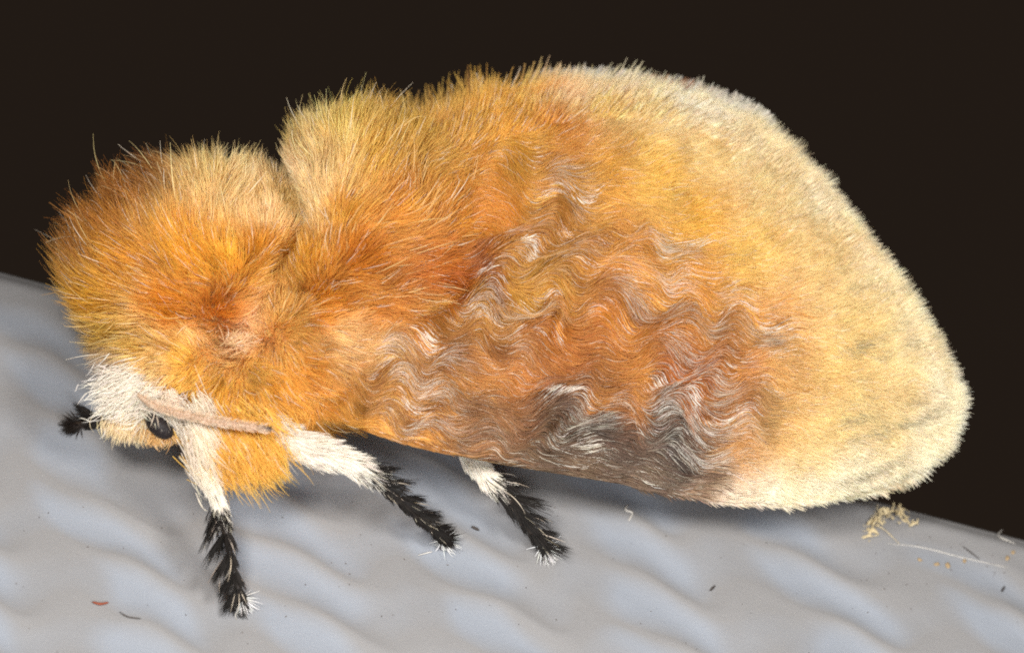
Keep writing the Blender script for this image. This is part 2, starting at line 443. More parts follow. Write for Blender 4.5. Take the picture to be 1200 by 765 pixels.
def wing_fur(n, seed, far=False):
    r = np.random.default_rng(seed)
    px = r.uniform(335, 1116, n * 2); f = r.random(n * 2)
    t, b_ = interp(TOP, px), interp(BOT, px)
    keep = r.random(n * 2) < (b_ - t) / 470
    px, f, t, b_ = px[keep], f[keep], t[keep], b_[keep]
    py = t + (b_ - t) * f
    n = len(px)
    K = 9
    L_ = LEN(px, py)[:, 0] * r.uniform(.6, 1.25, n)
    wv = WAVES(px, py)[:, 0]
    x, y = px.copy(), py.copy()
    jig = r.normal(0, 1, n) * (.16 + .16 * (1 - wv))
    jig2 = r.normal(0, 1, n) * .22
    low = 1 - smooth(.93, .985, f); jig *= low; jig2 *= low; L_ *= .55 + .45 * low
    band = np.sin(2 * math.pi * (wave_band(px, py) + 14 * fbm(px / 60, py / 40, 205)) / 40.0)
    lift_top = r.uniform(.05, .17, n) * (1 + .5 * np.clip(band, -.6, 1) * wv) * (.7 + L_ / 60)
    # towards the ridge the fur stands up
    edge_up = (1 - smooth(0, .10, f)) * smooth(1000, 640, px)
    X, Y, Wd = [], [], []
    for i in range(K):
        q = i / (K - 1)
        w0 = wing_w(np.clip(x, 331, 1117), y)
        lift = .015 + lift_top * (1 - (1 - q) ** 2) + .05 * edge_up * q
        X.append(x.copy()); Y.append(y.copy()); Wd.append(w0 + lift)
        a = ANG(x, y); w_ = WAVES(x, y)[:, 0]
        th = np.arctan2(a[:, 1], a[:, 0]) * (1 - w_) + (TH0 + .35 * (np.arctan2(a[:, 1], a[:, 0]) - TH0)) * w_
        sl = -w_ * 1.05 * np.cos(wave_phase(x, y))
        th = th + np.arctan(sl) + jig + jig2 * (q - .4) + .35 * (1 - w_) * vnoise(x / 34, y / 34, 71)
        x = x + np.cos(th) * L_ / (K - 1); y = y - np.sin(th) * L_ / (K - 1)
    X = np.stack(X, 1); Y = np.stack(Y, 1); Wd = np.stack(Wd, 1)
    pts = P(X, Y, Wd)
    # colour of each hair
    qx = px + 16 * fbm(px / 40, py / 40, 81); qy = py + 12 * fbm(px / 40, py / 40, 91)
    c = COL(qx, qy)
    ww = smooth(.25, .8, wv)
    bandw = smooth(.45, .95, band) * smooth(-.2, .35, fbm(px / 60, py / 36, 101)) * ww
    white = lin((236, 222, 200))
    k = np.clip(bandw * .65, 0, 1) * (r.random(n) < .5)
    c = c * (1 - k[:, None]) + white * k[:, None]
    lock = vnoise(wave_band(px, py) / 8.0, px / 90, 151)          # locks of deeper and paler hair
    c = c * np.exp(.55 * lock[:, None] * ww[:, None] * np.array([.92, 1.0, 1.06]))
    k = (.15 * smooth(790, 930, px) * smooth(640, 560, py))[:, None]
    c = c * (1 - k) + lin((236, 216, 160)) * k
    c = rim_cream(c, px, py, r)
    # grey streaks along the veins of the outer wing
    out = smooth(930, 990, px) * smooth(1110, 1070, px) * smooth(300, 360, py)
    vein = smooth(.2, .8, np.sin((py + (px - 900) * .30) / 3.4 + 2.0 * fbm(px / 120, py / 60, 111))) * smooth(.0, .25, fbm((px - py * .3) / 60, (py + px * .3) / 11, 121))
    k = (out * vein * .95 * (r.random(n) < .75))[:, None]
    c = c * (1 - k) + lin((120, 112, 84)) * k
    c = c * (1 + .30 * fbm(px / 26, py / 22, 131))[:, None] * (1 - .34 * ww[:, None])
    c = marks(c, px, py)
    if far: pts = mirror_far(pts)
    return pts, c, px, py
pts, c, px, py = wing_fur(230000, 3)
pts = clump(pts, .32, 16000, 1.3); c = clump_tint(c, .13)
hair('wing_fur', pts, spline_radius(len(pts), pts.shape[1], .0031), vary(c, .13, .04, .04), WINGFUR, wing)

# crimped silvery and brown locks lying on top of the wing fur
def crimped_locks(n_lock, per, seed):
    r = np.random.default_rng(seed)
    x = r.uniform(400, 930, 6000); y = r.uniform(150, 590, 6000)
    y = np.clip(y, interp(TOP, x) + 25, interp(BOT, x) - 12)
    k = r.random(6000) < smooth(.12, .75, WAVES(x, y)[:, 0]) * .95 + .05 * (x < 700)
    x, y = x[k][:n_lock], y[k][:n_lock]; m = len(x)
    dark = smooth(.16, .07, COL(x, y)[:, 0])                       # the charcoal zone
    kind = r.random(m)
    lc = np.where((kind < .24 + .34 * smooth(470, 590, x))[:, None], lin((226, 210, 186)), np.where((kind < .80)[:, None], COL(x, y) * 1.5, COL(x, y) * .55))
    lc = np.where(((y > interp(BOT, x) - 30) & (x < 610))[:, None], COL(x, y) * 1.2, lc) * np.exp(r.normal(0, .12, (m, 1)))
    ll = r.uniform(42, 95, m)
    lid = np.repeat(np.arange(m), per); n = len(lid)
    al = r.normal(0, 12, n); ac = r.normal(0, 1, n) * np.repeat(r.uniform(1.2, 4.6, m), per)
    px = x[lid] + al; py = y[lid] + al * .25 + ac
    py = np.clip(py, interp(TOP, px) + 10, interp(BOT, px) - 5)
    L_ = ll[lid] * r.uniform(.5, 1.05, n); K = 14
    h0 = np.repeat(r.uniform(.03, .11, m), per) + r.normal(0, .015, n)
    room = r.uniform(0, 16, n)
    j1 = r.normal(0, .10, n); j2 = r.normal(0, .16, n)
    xx, yy = px.copy(), py.copy(); X, Y, Wd = [], [], []
    for i in range(K):
        q = i / (K - 1)
        X.append(xx.copy()); Y.append(yy.copy()); Wd.append(wing_w(np.clip(xx, 331, 1117), yy) + .02 + h0 * np.sin(math.pi * (.12 + .75 * q)) + .05)
        a = ANG(xx, yy); w_ = WAVES(xx, yy)[:, 0]; t0 = np.arctan2(a[:, 1], a[:, 0])
        th = t0 * (1 - w_) + (TH0 + .35 * (t0 - TH0)) * w_
        th = th + np.arctan(-np.maximum(w_, .35) * 1.15 * np.cos(wave_phase(xx, yy))) + j1 + j2 * (q - .5)
        xx = xx + np.cos(th) * L_ / (K - 1); yy = yy - np.sin(th) * L_ / (K - 1)
        yy = np.minimum(yy, interp(BOT, xx) - room)
    return P(np.stack(X, 1), np.stack(Y, 1), np.stack(Wd, 1)), lc[lid], n
pts, c, n = crimped_locks(950, 22, 301)
hair('crimped_lock', pts, spline_radius(n, 14, .0035, .3), vary(c, .16, .05, .05), WINGFUR, wing)

def margin(n, seed):
    """fringe scales standing out from the rim of the wing"""
    r = np.random.default_rng(seed)
    rim = np.concatenate([TOP[5:], BOT[::-1][1:8]])
    seg = np.linalg.norm(np.diff(rim, axis=0), axis=1); cum = np.concatenate([[0], np.cumsum(seg)]) / seg.sum()
    s = r.random(n)
    x = np.interp(s, cum, rim[:, 0]); y = np.interp(s, cum, rim[:, 1])
    dx = np.interp(s + .012, cum, rim[:, 0]) - np.interp(s - .012, cum, rim[:, 0]); dy = np.interp(s + .012, cum, rim[:, 1]) - np.interp(s - .012, cum, rim[:, 1])
    l = np.hypot(dx, dy); nx, ny = dy / l, -dx / l                       # outward
    a = ANG(x, y); ax, ay = a[:, 0], -a[:, 1]
    gx, gy = nx * .8 + ax * .55, ny * .8 + ay * .55
    lower = smooth(540, 585, y)
    gx = gx * (1 - lower) + (ax * .95 + nx * .2) * lower; gy = gy * (1 - lower) + (ay * .95 + ny * .2) * lower
    g = np.hypot(gx, gy); gx /= g; gy /= g
    th = r.normal(0, .22, n); gx, gy = gx * np.cos(th) - gy * np.sin(th), gx * np.sin(th) + gy * np.cos(th)
    back = 2 - np.abs(r.normal(0, 24, n))
    x = x + nx * back; y = y + ny * back
    L_ = r.uniform(10, 26, n) * (1 - .3 * lower)
    L_ = L_ * (.35 + .65 * np.maximum(smooth(740, 880, x), smooth(400, 500, y)))
    K = 6; q = np.linspace(0, 1, K)
    X = x[:, None] + gx[:, None] * L_[:, None] * q; Y = y[:, None] + gy[:, None] * L_[:, None] * q
    w0 = wing_w(np.clip(x, 331, 1117), y)
    Wd = w0[:, None] + .02 + r.uniform(-.02, .09, n)[:, None] * (.3 + q) - .08 * q ** 2
    c = marks(rim_cream(COL(x, y), x, y, r), x, y)
    return P(X, Y, Wd), c, x
pts, c, _ = margin(15000, 5)
pts = clump(pts, .5, 1500, 1.1)
hair('wing_fringe', pts, spline_radius(len(pts), 6, .0055, .3), vary(c, .10, .05, .02), WINGFUR, wing)

r_ = np.random.default_rng(19)
n = 21000
x = r_.uniform(420, 870, n); y = interp(TOP, x) + r_.uniform(-1, 38, n)
a = ANG(x, y - 12); th = np.arctan2(a[:, 1], a[:, 0]) + r_.normal(0, .2, n) + .3 * vnoise(x / 24, y / 24, 73)
L_ = LEN(x, y)[:, 0] * np.where(r_.random(n) < .75, r_.uniform(.3, .65, n), r_.uniform(.6, 1.0, n)); q = np.linspace(0, 1, 7)
w0 = wing_w(x, np.maximum(y, interp(TOP, x) + 1))
X = x[:, None] + np.cos(th)[:, None] * L_[:, None] * q; Y = y[:, None] - np.sin(th)[:, None] * L_[:, None] * q
pts = P(X, Y, w0[:, None] + .02 + r_.uniform(.0, .3, n)[:, None] * q - .12 * q ** 2)
c = COL(x + r_.normal(0, 8, n), y - 10)
pts = clump(pts, .65, 900, 1.3); c = clump_tint(c, .2)
hair('ridge_fur', pts, spline_radius(n, 7, .0042), vary(c, .15, .08, .06), WINGFUR, wing)

# --- far forewing
far = wing_mesh('forewing', True)
far['label'] = 'far forewing, only its pale furred rim showing above the near one'
pts, c, px, py = wing_fur(26000, 13, True)
hair('wing_fur', pts, spline_radius(len(pts), pts.shape[1], .012), vary(c), WINGFUR, far)
r_ = np.random.default_rng(17)
n = 9000
x = r_.uniform(625, 900, n); y = np.interp(x, [625,700,760,820,860,900], [108,101,106,117,130,151]) + r_.uniform(-1, 12, n)
th = np.radians(np.interp(x, [620, 720, 880], [72, 52, 38])) + r_.normal(0, .2, n); L_ = r_.uniform(12, 30, n) * np.interp(x, [620, 700, 880, 900], [1.1, 1, .9, .5])
q = np.linspace(0, 1, 6)
pts = P(x[:, None] + np.cos(th)[:, None] * L_[:, None] * q, y[:, None] - np.sin(th)[:, None] * L_[:, None] * q, -1.98 + r_.uniform(-.28, .1, n)[:, None] - .1 * q)
c = np.repeat(lin((218, 206, 182))[None], n, 0)
brown = (smooth(700, 740, x) * smooth(845, 800, x) * (r_.random(n) < .45))[:, None]
c = c * (1 - brown) + lin((150, 105, 78)) * brown
pts = clump(pts, .7, 700, 1.1)
hair('wing_fringe', pts, spline_radius(n, 6, .0095, .3), vary(c, .12, .0, .04), WINGFUR, far)

# --- body: one continuous mesh
ELL = [  # px, py, w, rx, ry, rw, roll
 (240,327,-.55,138,117,1.4,16), (208,428,.05,74,42,1.0,0), (425,295,-.85,140,145,1.75,0), (372,415,-.05,115,80,1.0,0),
 (282,512,.75,56,27,.38,-48), (650,370,-1.75,340,130,.95,-6), (300,455,.15,100,60,.85,0), (350,275,-.8,85,80,1.2,0),
]
bm = bmesh.new()
for ex_, ey_, ew, rx, ry, rw, roll in ELL:
    mt = Matrix.Translation(Vector(P(ex_, ey_, ew))) @ Matrix.Rotation(math.radians(roll), 4, 'Z') @ Matrix.Diagonal((rx / 100, ry / 100, rw, 1))
    bmesh.ops.create_icosphere(bm, subdivisions=4, radius=1.0, matrix=mt)
tmp = bpy.data.meshes.new('body'); bm.to_mesh(tmp); bm.free()
bo = link('body', tmp)
rm = bo.modifiers.new('r', 'REMESH'); rm.mode = 'VOXEL'; rm.voxel_size = .075
sm = bo.modifiers.new('s', 'SMOOTH'); sm.iterations = 5; sm.factor = .5
dg = bpy.context.evaluated_depsgraph_get()
bme = bpy.data.meshes.new_from_object(bo.evaluated_get(dg))
bo.modifiers.clear(); bo.data = bme; bpy.data.meshes.remove(tmp)
bme.name = 'body'; bme.materials.append(SKIN)
bme.polygons.foreach_set('use_smooth', [True] * len(bme.polygons))
bo.parent = moth

V = np.empty(len(bme.vertices) * 3, np.float32); bme.vertices.foreach_get('co', V); V = V.reshape(-1, 3).astype(float)
VN = np.empty(len(bme.vertices) * 3, np.float32); bme.vertices.foreach_get('normal', VN); VN = VN.reshape(-1, 3).astype(float)
gx_ = resample([(318,150),(328,190),(340,235),(342,270),(326,320),(300,372)], 60)
vx, vy = to_px(V); gd = np.full(len(V), 1e9)
for q in gx_: gd = np.minimum(gd, np.hypot(vx - q[0], vy - q[1]))
V = V - VN * (.42 * np.exp(-(gd / 15) ** 2) * smooth(-.4, .1, VN[:, 2]) * (1 - .6 * smooth(290, 372, vy)) * (.35 + .65 * smooth(165, 225, vy)))[:, None]
bme.vertices.foreach_set('co', V.astype(np.float32).ravel()); bme.update()
bme.calc_loop_triangles()
V = np.empty(len(bme.vertices) * 3, np.float32); bme.vertices.foreach_get('co', V); V = V.reshape(-1, 3).astype(float)
VN = np.empty(len(bme.vertices) * 3, np.float32); bme.vertices.foreach_get('normal', VN); VN = VN.reshape(-1, 3).astype(float)
T = np.empty(len(bme.loop_triangles) * 3, np.int32); bme.loop_triangles.foreach_get('vertices', T); T = T.reshape(-1, 3)

def body_fur(n, seed):
    r = np.random.default_rng(seed)
    a, b_, c_ = V[T[:, 0]], V[T[:, 1]], V[T[:, 2]]
    area = np.linalg.norm(np.cross(b_ - a, c_ - a), axis=1)
    cen = (a + b_ + c_) / 3; nz = (VN[T[:, 0]] + VN[T[:, 1]] + VN[T[:, 2]])[:, 2] / 3
    cx, cy = to_px(cen)
    wgt = area * np.where(nz > -.35, 1.0, .25) * np.where(cx > 640, .03, 1) * np.where((cx > 560) & (cy > 180), .1, 1)
    i = r.choice(len(T), n, p=wgt / wgt.sum())
    u, v = r.random(n), r.random(n); s = u + v > 1; u[s] = 1 - u[s]; v[s] = 1 - v[s]
    t = T[i]
    p = V[t[:, 0]] * (1 - u - v)[:, None] + V[t[:, 1]] * u[:, None] + V[t[:, 2]] * v[:, None]
    nn = VN[t[:, 0]] * (1 - u - v)[:, None] + VN[t[:, 1]] * u[:, None] + VN[t[:, 2]] * v[:, None]
    nn /= np.linalg.norm(nn, axis=1)[:, None]
    px, py = to_px(p)
    a = ANG(px, py)
    comb = np.stack([a[:, 0], a[:, 1], -.1 * np.ones(n)], 1)
    th = .7 * vnoise(px / 30, py / 30, 71) + .3 * vnoise(px / 13, py / 13, 75) + r.normal(0, .2, n)
    th = th + r.normal(0, .7, n) * np.exp(-(((px - 250) / 60) ** 2 + ((py - 400) / 40) ** 2)) + 1.1 * vnoise(px / 16, py / 16, 77) * np.exp(-(((px - 250) / 70) ** 2 + ((py - 400) / 50) ** 2))
    comb = np.stack([comb[:, 0] * np.cos(th) - comb[:, 1] * np.sin(th), comb[:, 0] * np.sin(th) + comb[:, 1] * np.cos(th), comb[:, 2]], 1)
    tang = comb - nn * np.sum(comb * nn, 1)[:, None]
    puff = np.exp(-(((px - 190) / 150) ** 2 + ((py - 260) / 120) ** 2)) + np.exp(-(((px - 400) / 110) ** 2 + ((py - 150) / 80) ** 2))
    lift = .38 + .55 * puff * r.uniform(.6, 1.3, n)
    lift = np.where((px < 200) & (py > 400), .8, lift)
    L_ = LEN(px, py)[:, 0] / 100 * np.where(r.random(n) < .80 - .12 * (px < 200) * (py > 400), r.uniform(.32, .72, n), r.uniform(.7, 1.4, n))
    K = 7
    d0 = nn * (lift + .25)[:, None] + tang * .8
    d1 = nn * (lift * .6)[:, None] + tang * 1.1 + r.normal(0, .16, (n, 3))
    d0 /= np.linalg.norm(d0, axis=1)[:, None]; d1 /= np.linalg.norm(d1, axis=1)[:, None]
    pts = [p - nn * .01]
    for j in range(1, K):
        q = j / (K - 1)
        d = d0 * (1 - q) + d1 * q
        pts.append(pts[-1] + d * (L_ / (K - 1))[:, None])
    pts = np.stack(pts, 1)
    qx = px + 14 * fbm(px / 45, py / 45, 81); qy = py + 12 * fbm(px / 45, py / 45, 91)
    mx, my = to_px(pts[:, 3])                       # colour by where the hair ends up
    c = COL(.4 * qx + .6 * mx, .4 * qy + .6 * my)
    c = c * (1 + .42 * fbm(px / 38, py / 34, 141))[:, None]
    return pts, c
pts, c = body_fur(230000, 23)
pts = clump(pts, .6, 8000, 1.4); c = clump_tint(c, .17)
hair('fur', pts, spline_radius(len(pts), 7, .0031), vary(c, .13, .03, .04), FUR, bo)

# single long hairs that stick out of the coat
i = rng.choice(len(pts), 2400, replace=False)
st = pts[i].copy()
st = st[:, :1] + (st - st[:, :1]) * rng.uniform(1.05, 1.55, (len(i), 1, 1))
st[:, :, 2] += np.linspace(0, .12, 7)[None] * rng.random((len(i), 1))
hair('guard_hair', st, spline_radius(len(st), 7, .0042), vary(c[i] * .6 + .4 * lin((238, 200, 130)), .2, .2, .05), FUR, bo)

# --- legs
def leg(label, ctrl, radii, n_seg, black_from, side, tuft, n_hair, seed, seg_len=(22, 34), claw=True, white_len=30):
    """ctrl rows: px, py, w from the body to the foot."""
    r = np.random.default_rng(seed)
    c = np.asarray(ctrl, float)
    path = resample(P(c[:, 0], c[:, 1], c[:, 2]), 60)
    s = np.linspace(0, 1, 60)
    rad = np.interp(s, np.linspace(0, 1, len(radii)), radii) / 100
    rad = rad * (1 + .14 * np.sin(s * n_seg * 2 * math.pi))
    lo = link('leg', tube(path, rad, 10, 'leg'), moth, [LEGSKIN, PALESKIN])
    pi_ = np.zeros(len(lo.data.polygons), np.int32); pi_[:int(59 * (black_from + .02)) * 10] = 1
    lo.data.polygons.foreach_set('material_index', pi_)
    lo['label'] = label
    tan = np.gradient(path, axis=0); tan /= np.linalg.norm(tan, axis=1)[:, None]
    t = np.where(r.random(n_hair) < .62, r.random(n_hair) * black_from, black_from + (1 - black_from) * r.random(n_hair))
    # tufts gather at the segment ends on the black part
    seg = np.where(t > black_from, (np.floor((t - black_from) / (1 - black_from) * n_seg) + r.beta(1.0, 7.0, n_hair)) / n_seg * (1 - black_from) + black_from, t)
    t = np.clip(seg, 0, .985)
    pos = np.stack([np.interp(t, s, path[:, k]) for k in range(3)], 1); tg = np.stack([np.interp(t, s, tan[:, k]) for k in range(3)], 1)
    rr = np.interp(t, s, rad)
    ph = r.random(n_hair) * 2 * math.pi
    ref = np.array([0, 0, 1.0]); a = np.cross(tg, ref); a /= np.linalg.norm(a, axis=1)[:, None]; b_ = np.cross(tg, a)
    out = a * np.cos(ph)[:, None] + b_ * np.sin(ph)[:, None]
    sd = np.asarray(side, float); sd = sd / np.linalg.norm(sd)
    bias = np.clip(out @ sd, -1, 1)
    isblack = t > black_from + .05 * r.normal(0, 1, n_hair)
    ln = np.where(isblack, r.uniform(*seg_len, n_hair) * (1 + .45 * bias) * np.interp(t, [black_from, 1], [1.0, .62]), white_len * r.uniform(.4, 1.0, n_hair)) / 100
    spread = np.where(isblack, tuft * (1 + .75 * bias), .36)
    d0 = tg + out * spread[:, None]; d0 /= np.linalg.norm(d0, axis=1)[:, None]
    d1 = tg * 1.1 + out * (spread * .75)[:, None] + r.normal(0, .17, (n_hair, 3)); d1 /= np.linalg.norm(d1, axis=1)[:, None]
    p = pos + out * rr[:, None]; pts = [p]
    for j in range(1, 6):
        q = j / 5
        pts.append(pts[-1] + (d0 * (1 - q) + d1 * q) * (ln / 5)[:, None])
    pts = np.stack(pts, 1)
    col = np.where(isblack[:, None], lin((15, 12, 10)), lin((216, 200, 176)))
    tip = (t > .955) & claw
    col = np.where(tip[:, None], lin((210, 206, 198)), col)
    pale = isblack & (r.random(n_hair) < .025)
    col = np.where(pale[:, None], lin((170, 150, 125)), col)
    h = np.maximum(pts @ en - FOOT @ en, 0) - (pts @ en - FOOT @ en)     # nothing sinks into the plastic
    pts = pts + np.maximum(h, 0)[..., None] * en
    pts = clump(pts, .55, max(40, n_hair // 13), 1.2)
    hair('leg_fur', pts, spline_radius(n_hair, 6, .0042, .2), vary(col, .2, 0, .1), BLACKFUR, lo)
    m_ = 190 if claw else 160                                                              # white brush at the foot
    e = path[-1]; w_ = r.normal(0, 1, (m_, 3)); d = tan[-1] + w_ * .38; d /= np.linalg.norm(d, axis=1)[:, None]
    q = np.linspace(0, 1, 5)
    pb = (e - tan[-1] * .06 + w_ * .02)[:, None] + (d[:, None] * (r.uniform(.10, .22, m_)[:, None] * q)[..., None])
    pb = pb + np.maximum(.01 - (pb @ en - FOOT @ en), 0)[..., None] * en
    hair('foot_brush', pb, spline_radius(m_, 5, .0042, .3), vary(np.repeat(lin((210, 206, 198) if claw else (22, 17, 14))[None], m_, 0), .1, 0, .1), BLACKFUR, lo)
    if claw:
        e = path[-1]
        for k in (-1, 1):
            cl = np.stack([e, e + np.array([-.035, -.02, .02 * k]), e + np.array([-.06, -.05, .035 * k]), e + np.array([-.055, -.085, .03 * k])])
            cl = cl + np.maximum(.01 - (cl @ en - FOOT @ en), 0)[:, None] * en
            link('claw', tube(resample(cl, 8), np.linspace(.012, .003, 8), 6, 'claw'), lo, [LEGSKIN])
    return lo
def foot(px, py):
    return to_px(on_surface(px, py, .05))[0], to_px(on_surface(px, py, .05))[1], float(on_surface(px, py, .05)[2])
f1, f2, f3, f4 = foot(285, 708), foot(522, 636), foot(641, 648), foot(84, 499)
leg('near front leg, white above and black-tufted below', [(205,478,.75),(232,535,1.0),(254,585,1.12),(264,620,1.15),(272,660,1.12),(280,692,1.06),f1],
    [7,7,6,5,4,4,3], 6, .42, (-1, .1, .3), .72, 3600, 41, (20, 38), white_len=19)
leg('near middle leg with a thick white thigh and black tufts', [(300,492,.75),(350,520,1.0),(405,540,1.0),(440,562,.8),(475,592,.45),(508,622,.05),f2],
    [15,15,11,6,5,4,3], 6, .45, (.5, .7, .3), .52, 5200, 43, (18, 34), white_len=26)
leg('near hind leg, black-tufted, coming out from under the wing', [(545,528,-.15),(568,556,-.05),(592,580,-.15),(612,606,-.3),(630,632,-.45),f3],
    [10,10,8,6,5,4], 5, .30, (1, .35, .3), .6, 2400, 47, (20, 38), white_len=20)
leg('far front leg stretched forward beyond the head', [(200,468,-.3),(150,486,-.3),(116,493,-.6),f4], [10,9,7,5], 3, .01, (0, 1, .2), .6, 1600, 53, (18, 32), claw=False)

# --- head details
def ellipsoid(name, px, py, w, rx, ry, rw, roll, mat, parent):
    bm = bmesh.new()
    bmesh.ops.create_icosphere(bm, subdivisions=4, radius=1.0, matrix=Matrix.Translation(Vector(P(px, py, w))) @ Matrix.Rotation(math.radians(roll), 4, 'Z') @ Matrix.Diagonal((rx / 100, ry / 100, rw, 1)))
    me = bpy.data.meshes.new(name); bm.to_mesh(me); bm.free()
    me.polygons.foreach_set('use_smooth', [True] * len(me.polygons))
    return link(name, me, parent, [mat])
EYE = plain('dark_compound_eye', (.014, .010, .010), .55, .6, 60, .25)
N, L = EYE.node_tree.nodes, EYE.node_tree.links
vo = N.new('ShaderNodeTexVoronoi'); vo.inputs['Scale'].default_value = 42
tc = N.new('ShaderNodeTexCoord'); L.new(tc.outputs['Object'], vo.inputs['Vector'])
bp = N.new('ShaderNodeBump'); bp.invert = True; bp.inputs['Strength'].default_value = .6; bp.inputs['Distance'].default_value = .01
L.new(vo.outputs['Distance'], bp.inputs['Height']); L.new(bp.outputs['Normal'], N['Principled BSDF'].inputs['Normal'])
ellipsoid('eye', 187, 499, 1.03, 19, 12, .13, -42, EYE, moth)['label'] = 'dark oval compound eye under the antenna'

ANT, N, L = material('ringed_antenna')
b = N['Principled BSDF']; b.inputs['Roughness'].default_value = .42
at = N.new('ShaderNodeAttribute'); at.attribute_name = 'along'
rp = N.new('ShaderNodeValToRGB'); L.new(at.outputs['Fac'], rp.inputs['Fac'])
rp.color_ramp.elements[0].color = (.46, .31, .20, 1); rp.color_ramp.elements[0].position = 0
e = rp.color_ramp.elements.new(.9); e.color = (.38, .24, .15, 1)
e = rp.color_ramp.elements.new(.955); e.color = (.09, .045, .025, 1)
rp.color_ramp.elements[-1].color = (.05, .03, .02, 1)
L.new(rp.outputs['Color'], b.inputs['Base Color'])
ac = np.array([(162,463,1.12),(180,475,1.22),(205,483,1.3),(240,491,1.38),(280,498,1.42),(318,503,1.42)], float)
ap = resample(P(ac[:, 0], ac[:, 1], ac[:, 2]), 240)
s = np.linspace(0, 1, 240)
ar = np.interp(s, [0, .06, .2, .6, .93, 1], [.028, .040, .042, .048, .050, .040])
ar = ar * .88 * (1 - .26 * np.abs(np.sin(s * 40 * math.pi)) ** 6)
ame = tube(ap, ar, 12, 'antenna')
al = ame.attributes.new('along', 'FLOAT', 'POINT'); al.data.foreach_set('value', np.repeat(s, 12).astype(np.float32))
ao = link('antenna', ame, moth, [ANT])
ao['label'] = 'pinkish tan ringed antenna laid back along the side'
n = 500; r_ = np.random.default_rng(71)
t = r_.uniform(.08, .97, n); pos = np.stack([np.interp(t, s, ap[:, k]) for k in range(3)], 1)
ph = r_.uniform(0, 2 * math.pi, n); out = np.stack([.1 * np.ones(n), np.cos(ph), np.abs(np.sin(ph))], 1)
ll = r_.uniform(.02, .04, n); q = np.linspace(0, 1, 4)
pts = (pos + out * .04)[:, None] + out[:, None] * ll[:, None, None] * q[None, :, None] + np.array([.05, 0, 0]) * (q ** 2)[None, :, None]
hair('bristles', pts, spline_radius(n, 4, .0035), vary(np.repeat(lin((214, 170, 135))[None], n, 0)), FUR, ao)

# face tufts: white scales at the brow, tan palps below the eye, the small pale boss by the antenna's root
def tuft(name, n, cx, cy, w, spread, ang, dang, length, col, seed, parent, rad=.0042, wout=.15, jit=.12):
    r = np.random.default_rng(seed)
    x = cx + r.normal(0, spread[0], n); y = cy + r.normal(0, spread[1], n); w0 = w + r.normal(0, .06, n)
    th = np.radians(ang + r.normal(0, dang, n)); L_ = r.uniform(*length, n) / 100
    d = np.stack([np.cos(th), np.sin(th), wout + r.normal(0, .2, n)], 1)
    d /= np.linalg.norm(d, axis=1)[:, None]
    q = np.linspace(0, 1, 6)
    pts = P(x, y, w0)[:, None] + d[:, None] * (L_[:, None] * q)[..., None]
    pts = pts + (r.normal(0, jit, (n, 3)) * L_[:, None])[:, None] * (q ** 2)[None, :, None]
    pts = clump(pts, .5, max(20, n // 14), 1.2)
    return hair(name, pts, spline_radius(n, 6, rad), vary(np.repeat(lin(col)[None], n, 0), .14, .05, .05), FUR, parent)
tuft('face_fur', 3600, 164, 458, .85, (17, 13), 203, 26, (14, 30), (216, 202, 180), 81, bo)
tuft('eye_lash', 26, 188, 486, 1.08, (9, 4), -70, 22, (12, 24), (214, 186, 150), 89, bo)
tuft('face_fur', 900, 192, 480, .98, (12, 7), -40, 30, (10, 20), (216, 200, 176), 82, bo)
tuft('palp_fur', 1300, 158, 491, .75, (14, 5), -100, 18, (16, 28), (214, 178, 126), 83, bo)
tuft('palp_fur', 420, 188, 507, .9, (10, 4), -90, 30, (9, 17), (200, 140, 80), 84, bo)
tuft('palp_fur', 500, 197, 466, 1.0, (4, 5), -70, 30, (8, 15), (218, 190, 160), 85, bo)
tuft('shoulder_tuft', 150, 276, 400, 1.0, (8, 4), 15, 40, (8, 20), (206, 150, 100), 86, bo)
tuft('coxa_fur', 4200, 275, 512, 1.05, (22, 16), -55, 14, (26, 48), (210, 140, 50), 87, bo)
tuft('coxa_fur', 1500, 232, 505, 1.1, (8, 20), -62, 12, (26, 44), (214, 192, 160), 88, bo)

# ------------------------------------------------------------------ litter lying on the plastic
def surf_h(px, py, lift=.0):
    p = W(on_surface(np.asarray(px, float), np.asarray(py, float), lift))
    p[..., 2] = relief_of(p[..., 0], p[..., 1])[0] + lift
    return p
STRAW = plain('dry_straw', (.62, .50, .29), .7, .35, 14)
RUST = plain('rust_brown_bit', (.22, .05, .02), .6)
DARK = plain('dark_grit', (.05, .04, .035), .8)
PALE = plain('pale_fibre', (.62, .58, .52), .7)
def thing(o, label, cat, group=None):
    o['label'] = label; o['category'] = cat
    if group: o['group'] = group
    return o
r_ = np.random.default_rng(91)
def fibre(name, pts, r, mat, label, cat='fibre', lift=.0, group=None):
    p = np.asarray(pts, float)
    path = resample(surf_h(p[:, 0], p[:, 1]), 26)
    path[:, 2] += (p[0, 2] if p.shape[1] > 2 else 0) + lift
    rr = r * (.25 + .75 * np.sin(np.linspace(.05, math.pi - .05, 26)) ** .6) * r_.uniform(.8, 1.2, 26)
    o = link(name, tube(path - path[0], rr, 6, name), None, [mat]); o.location = path[0]
    return thing(o, label, cat, group)
r_ = np.random.default_rng(91)
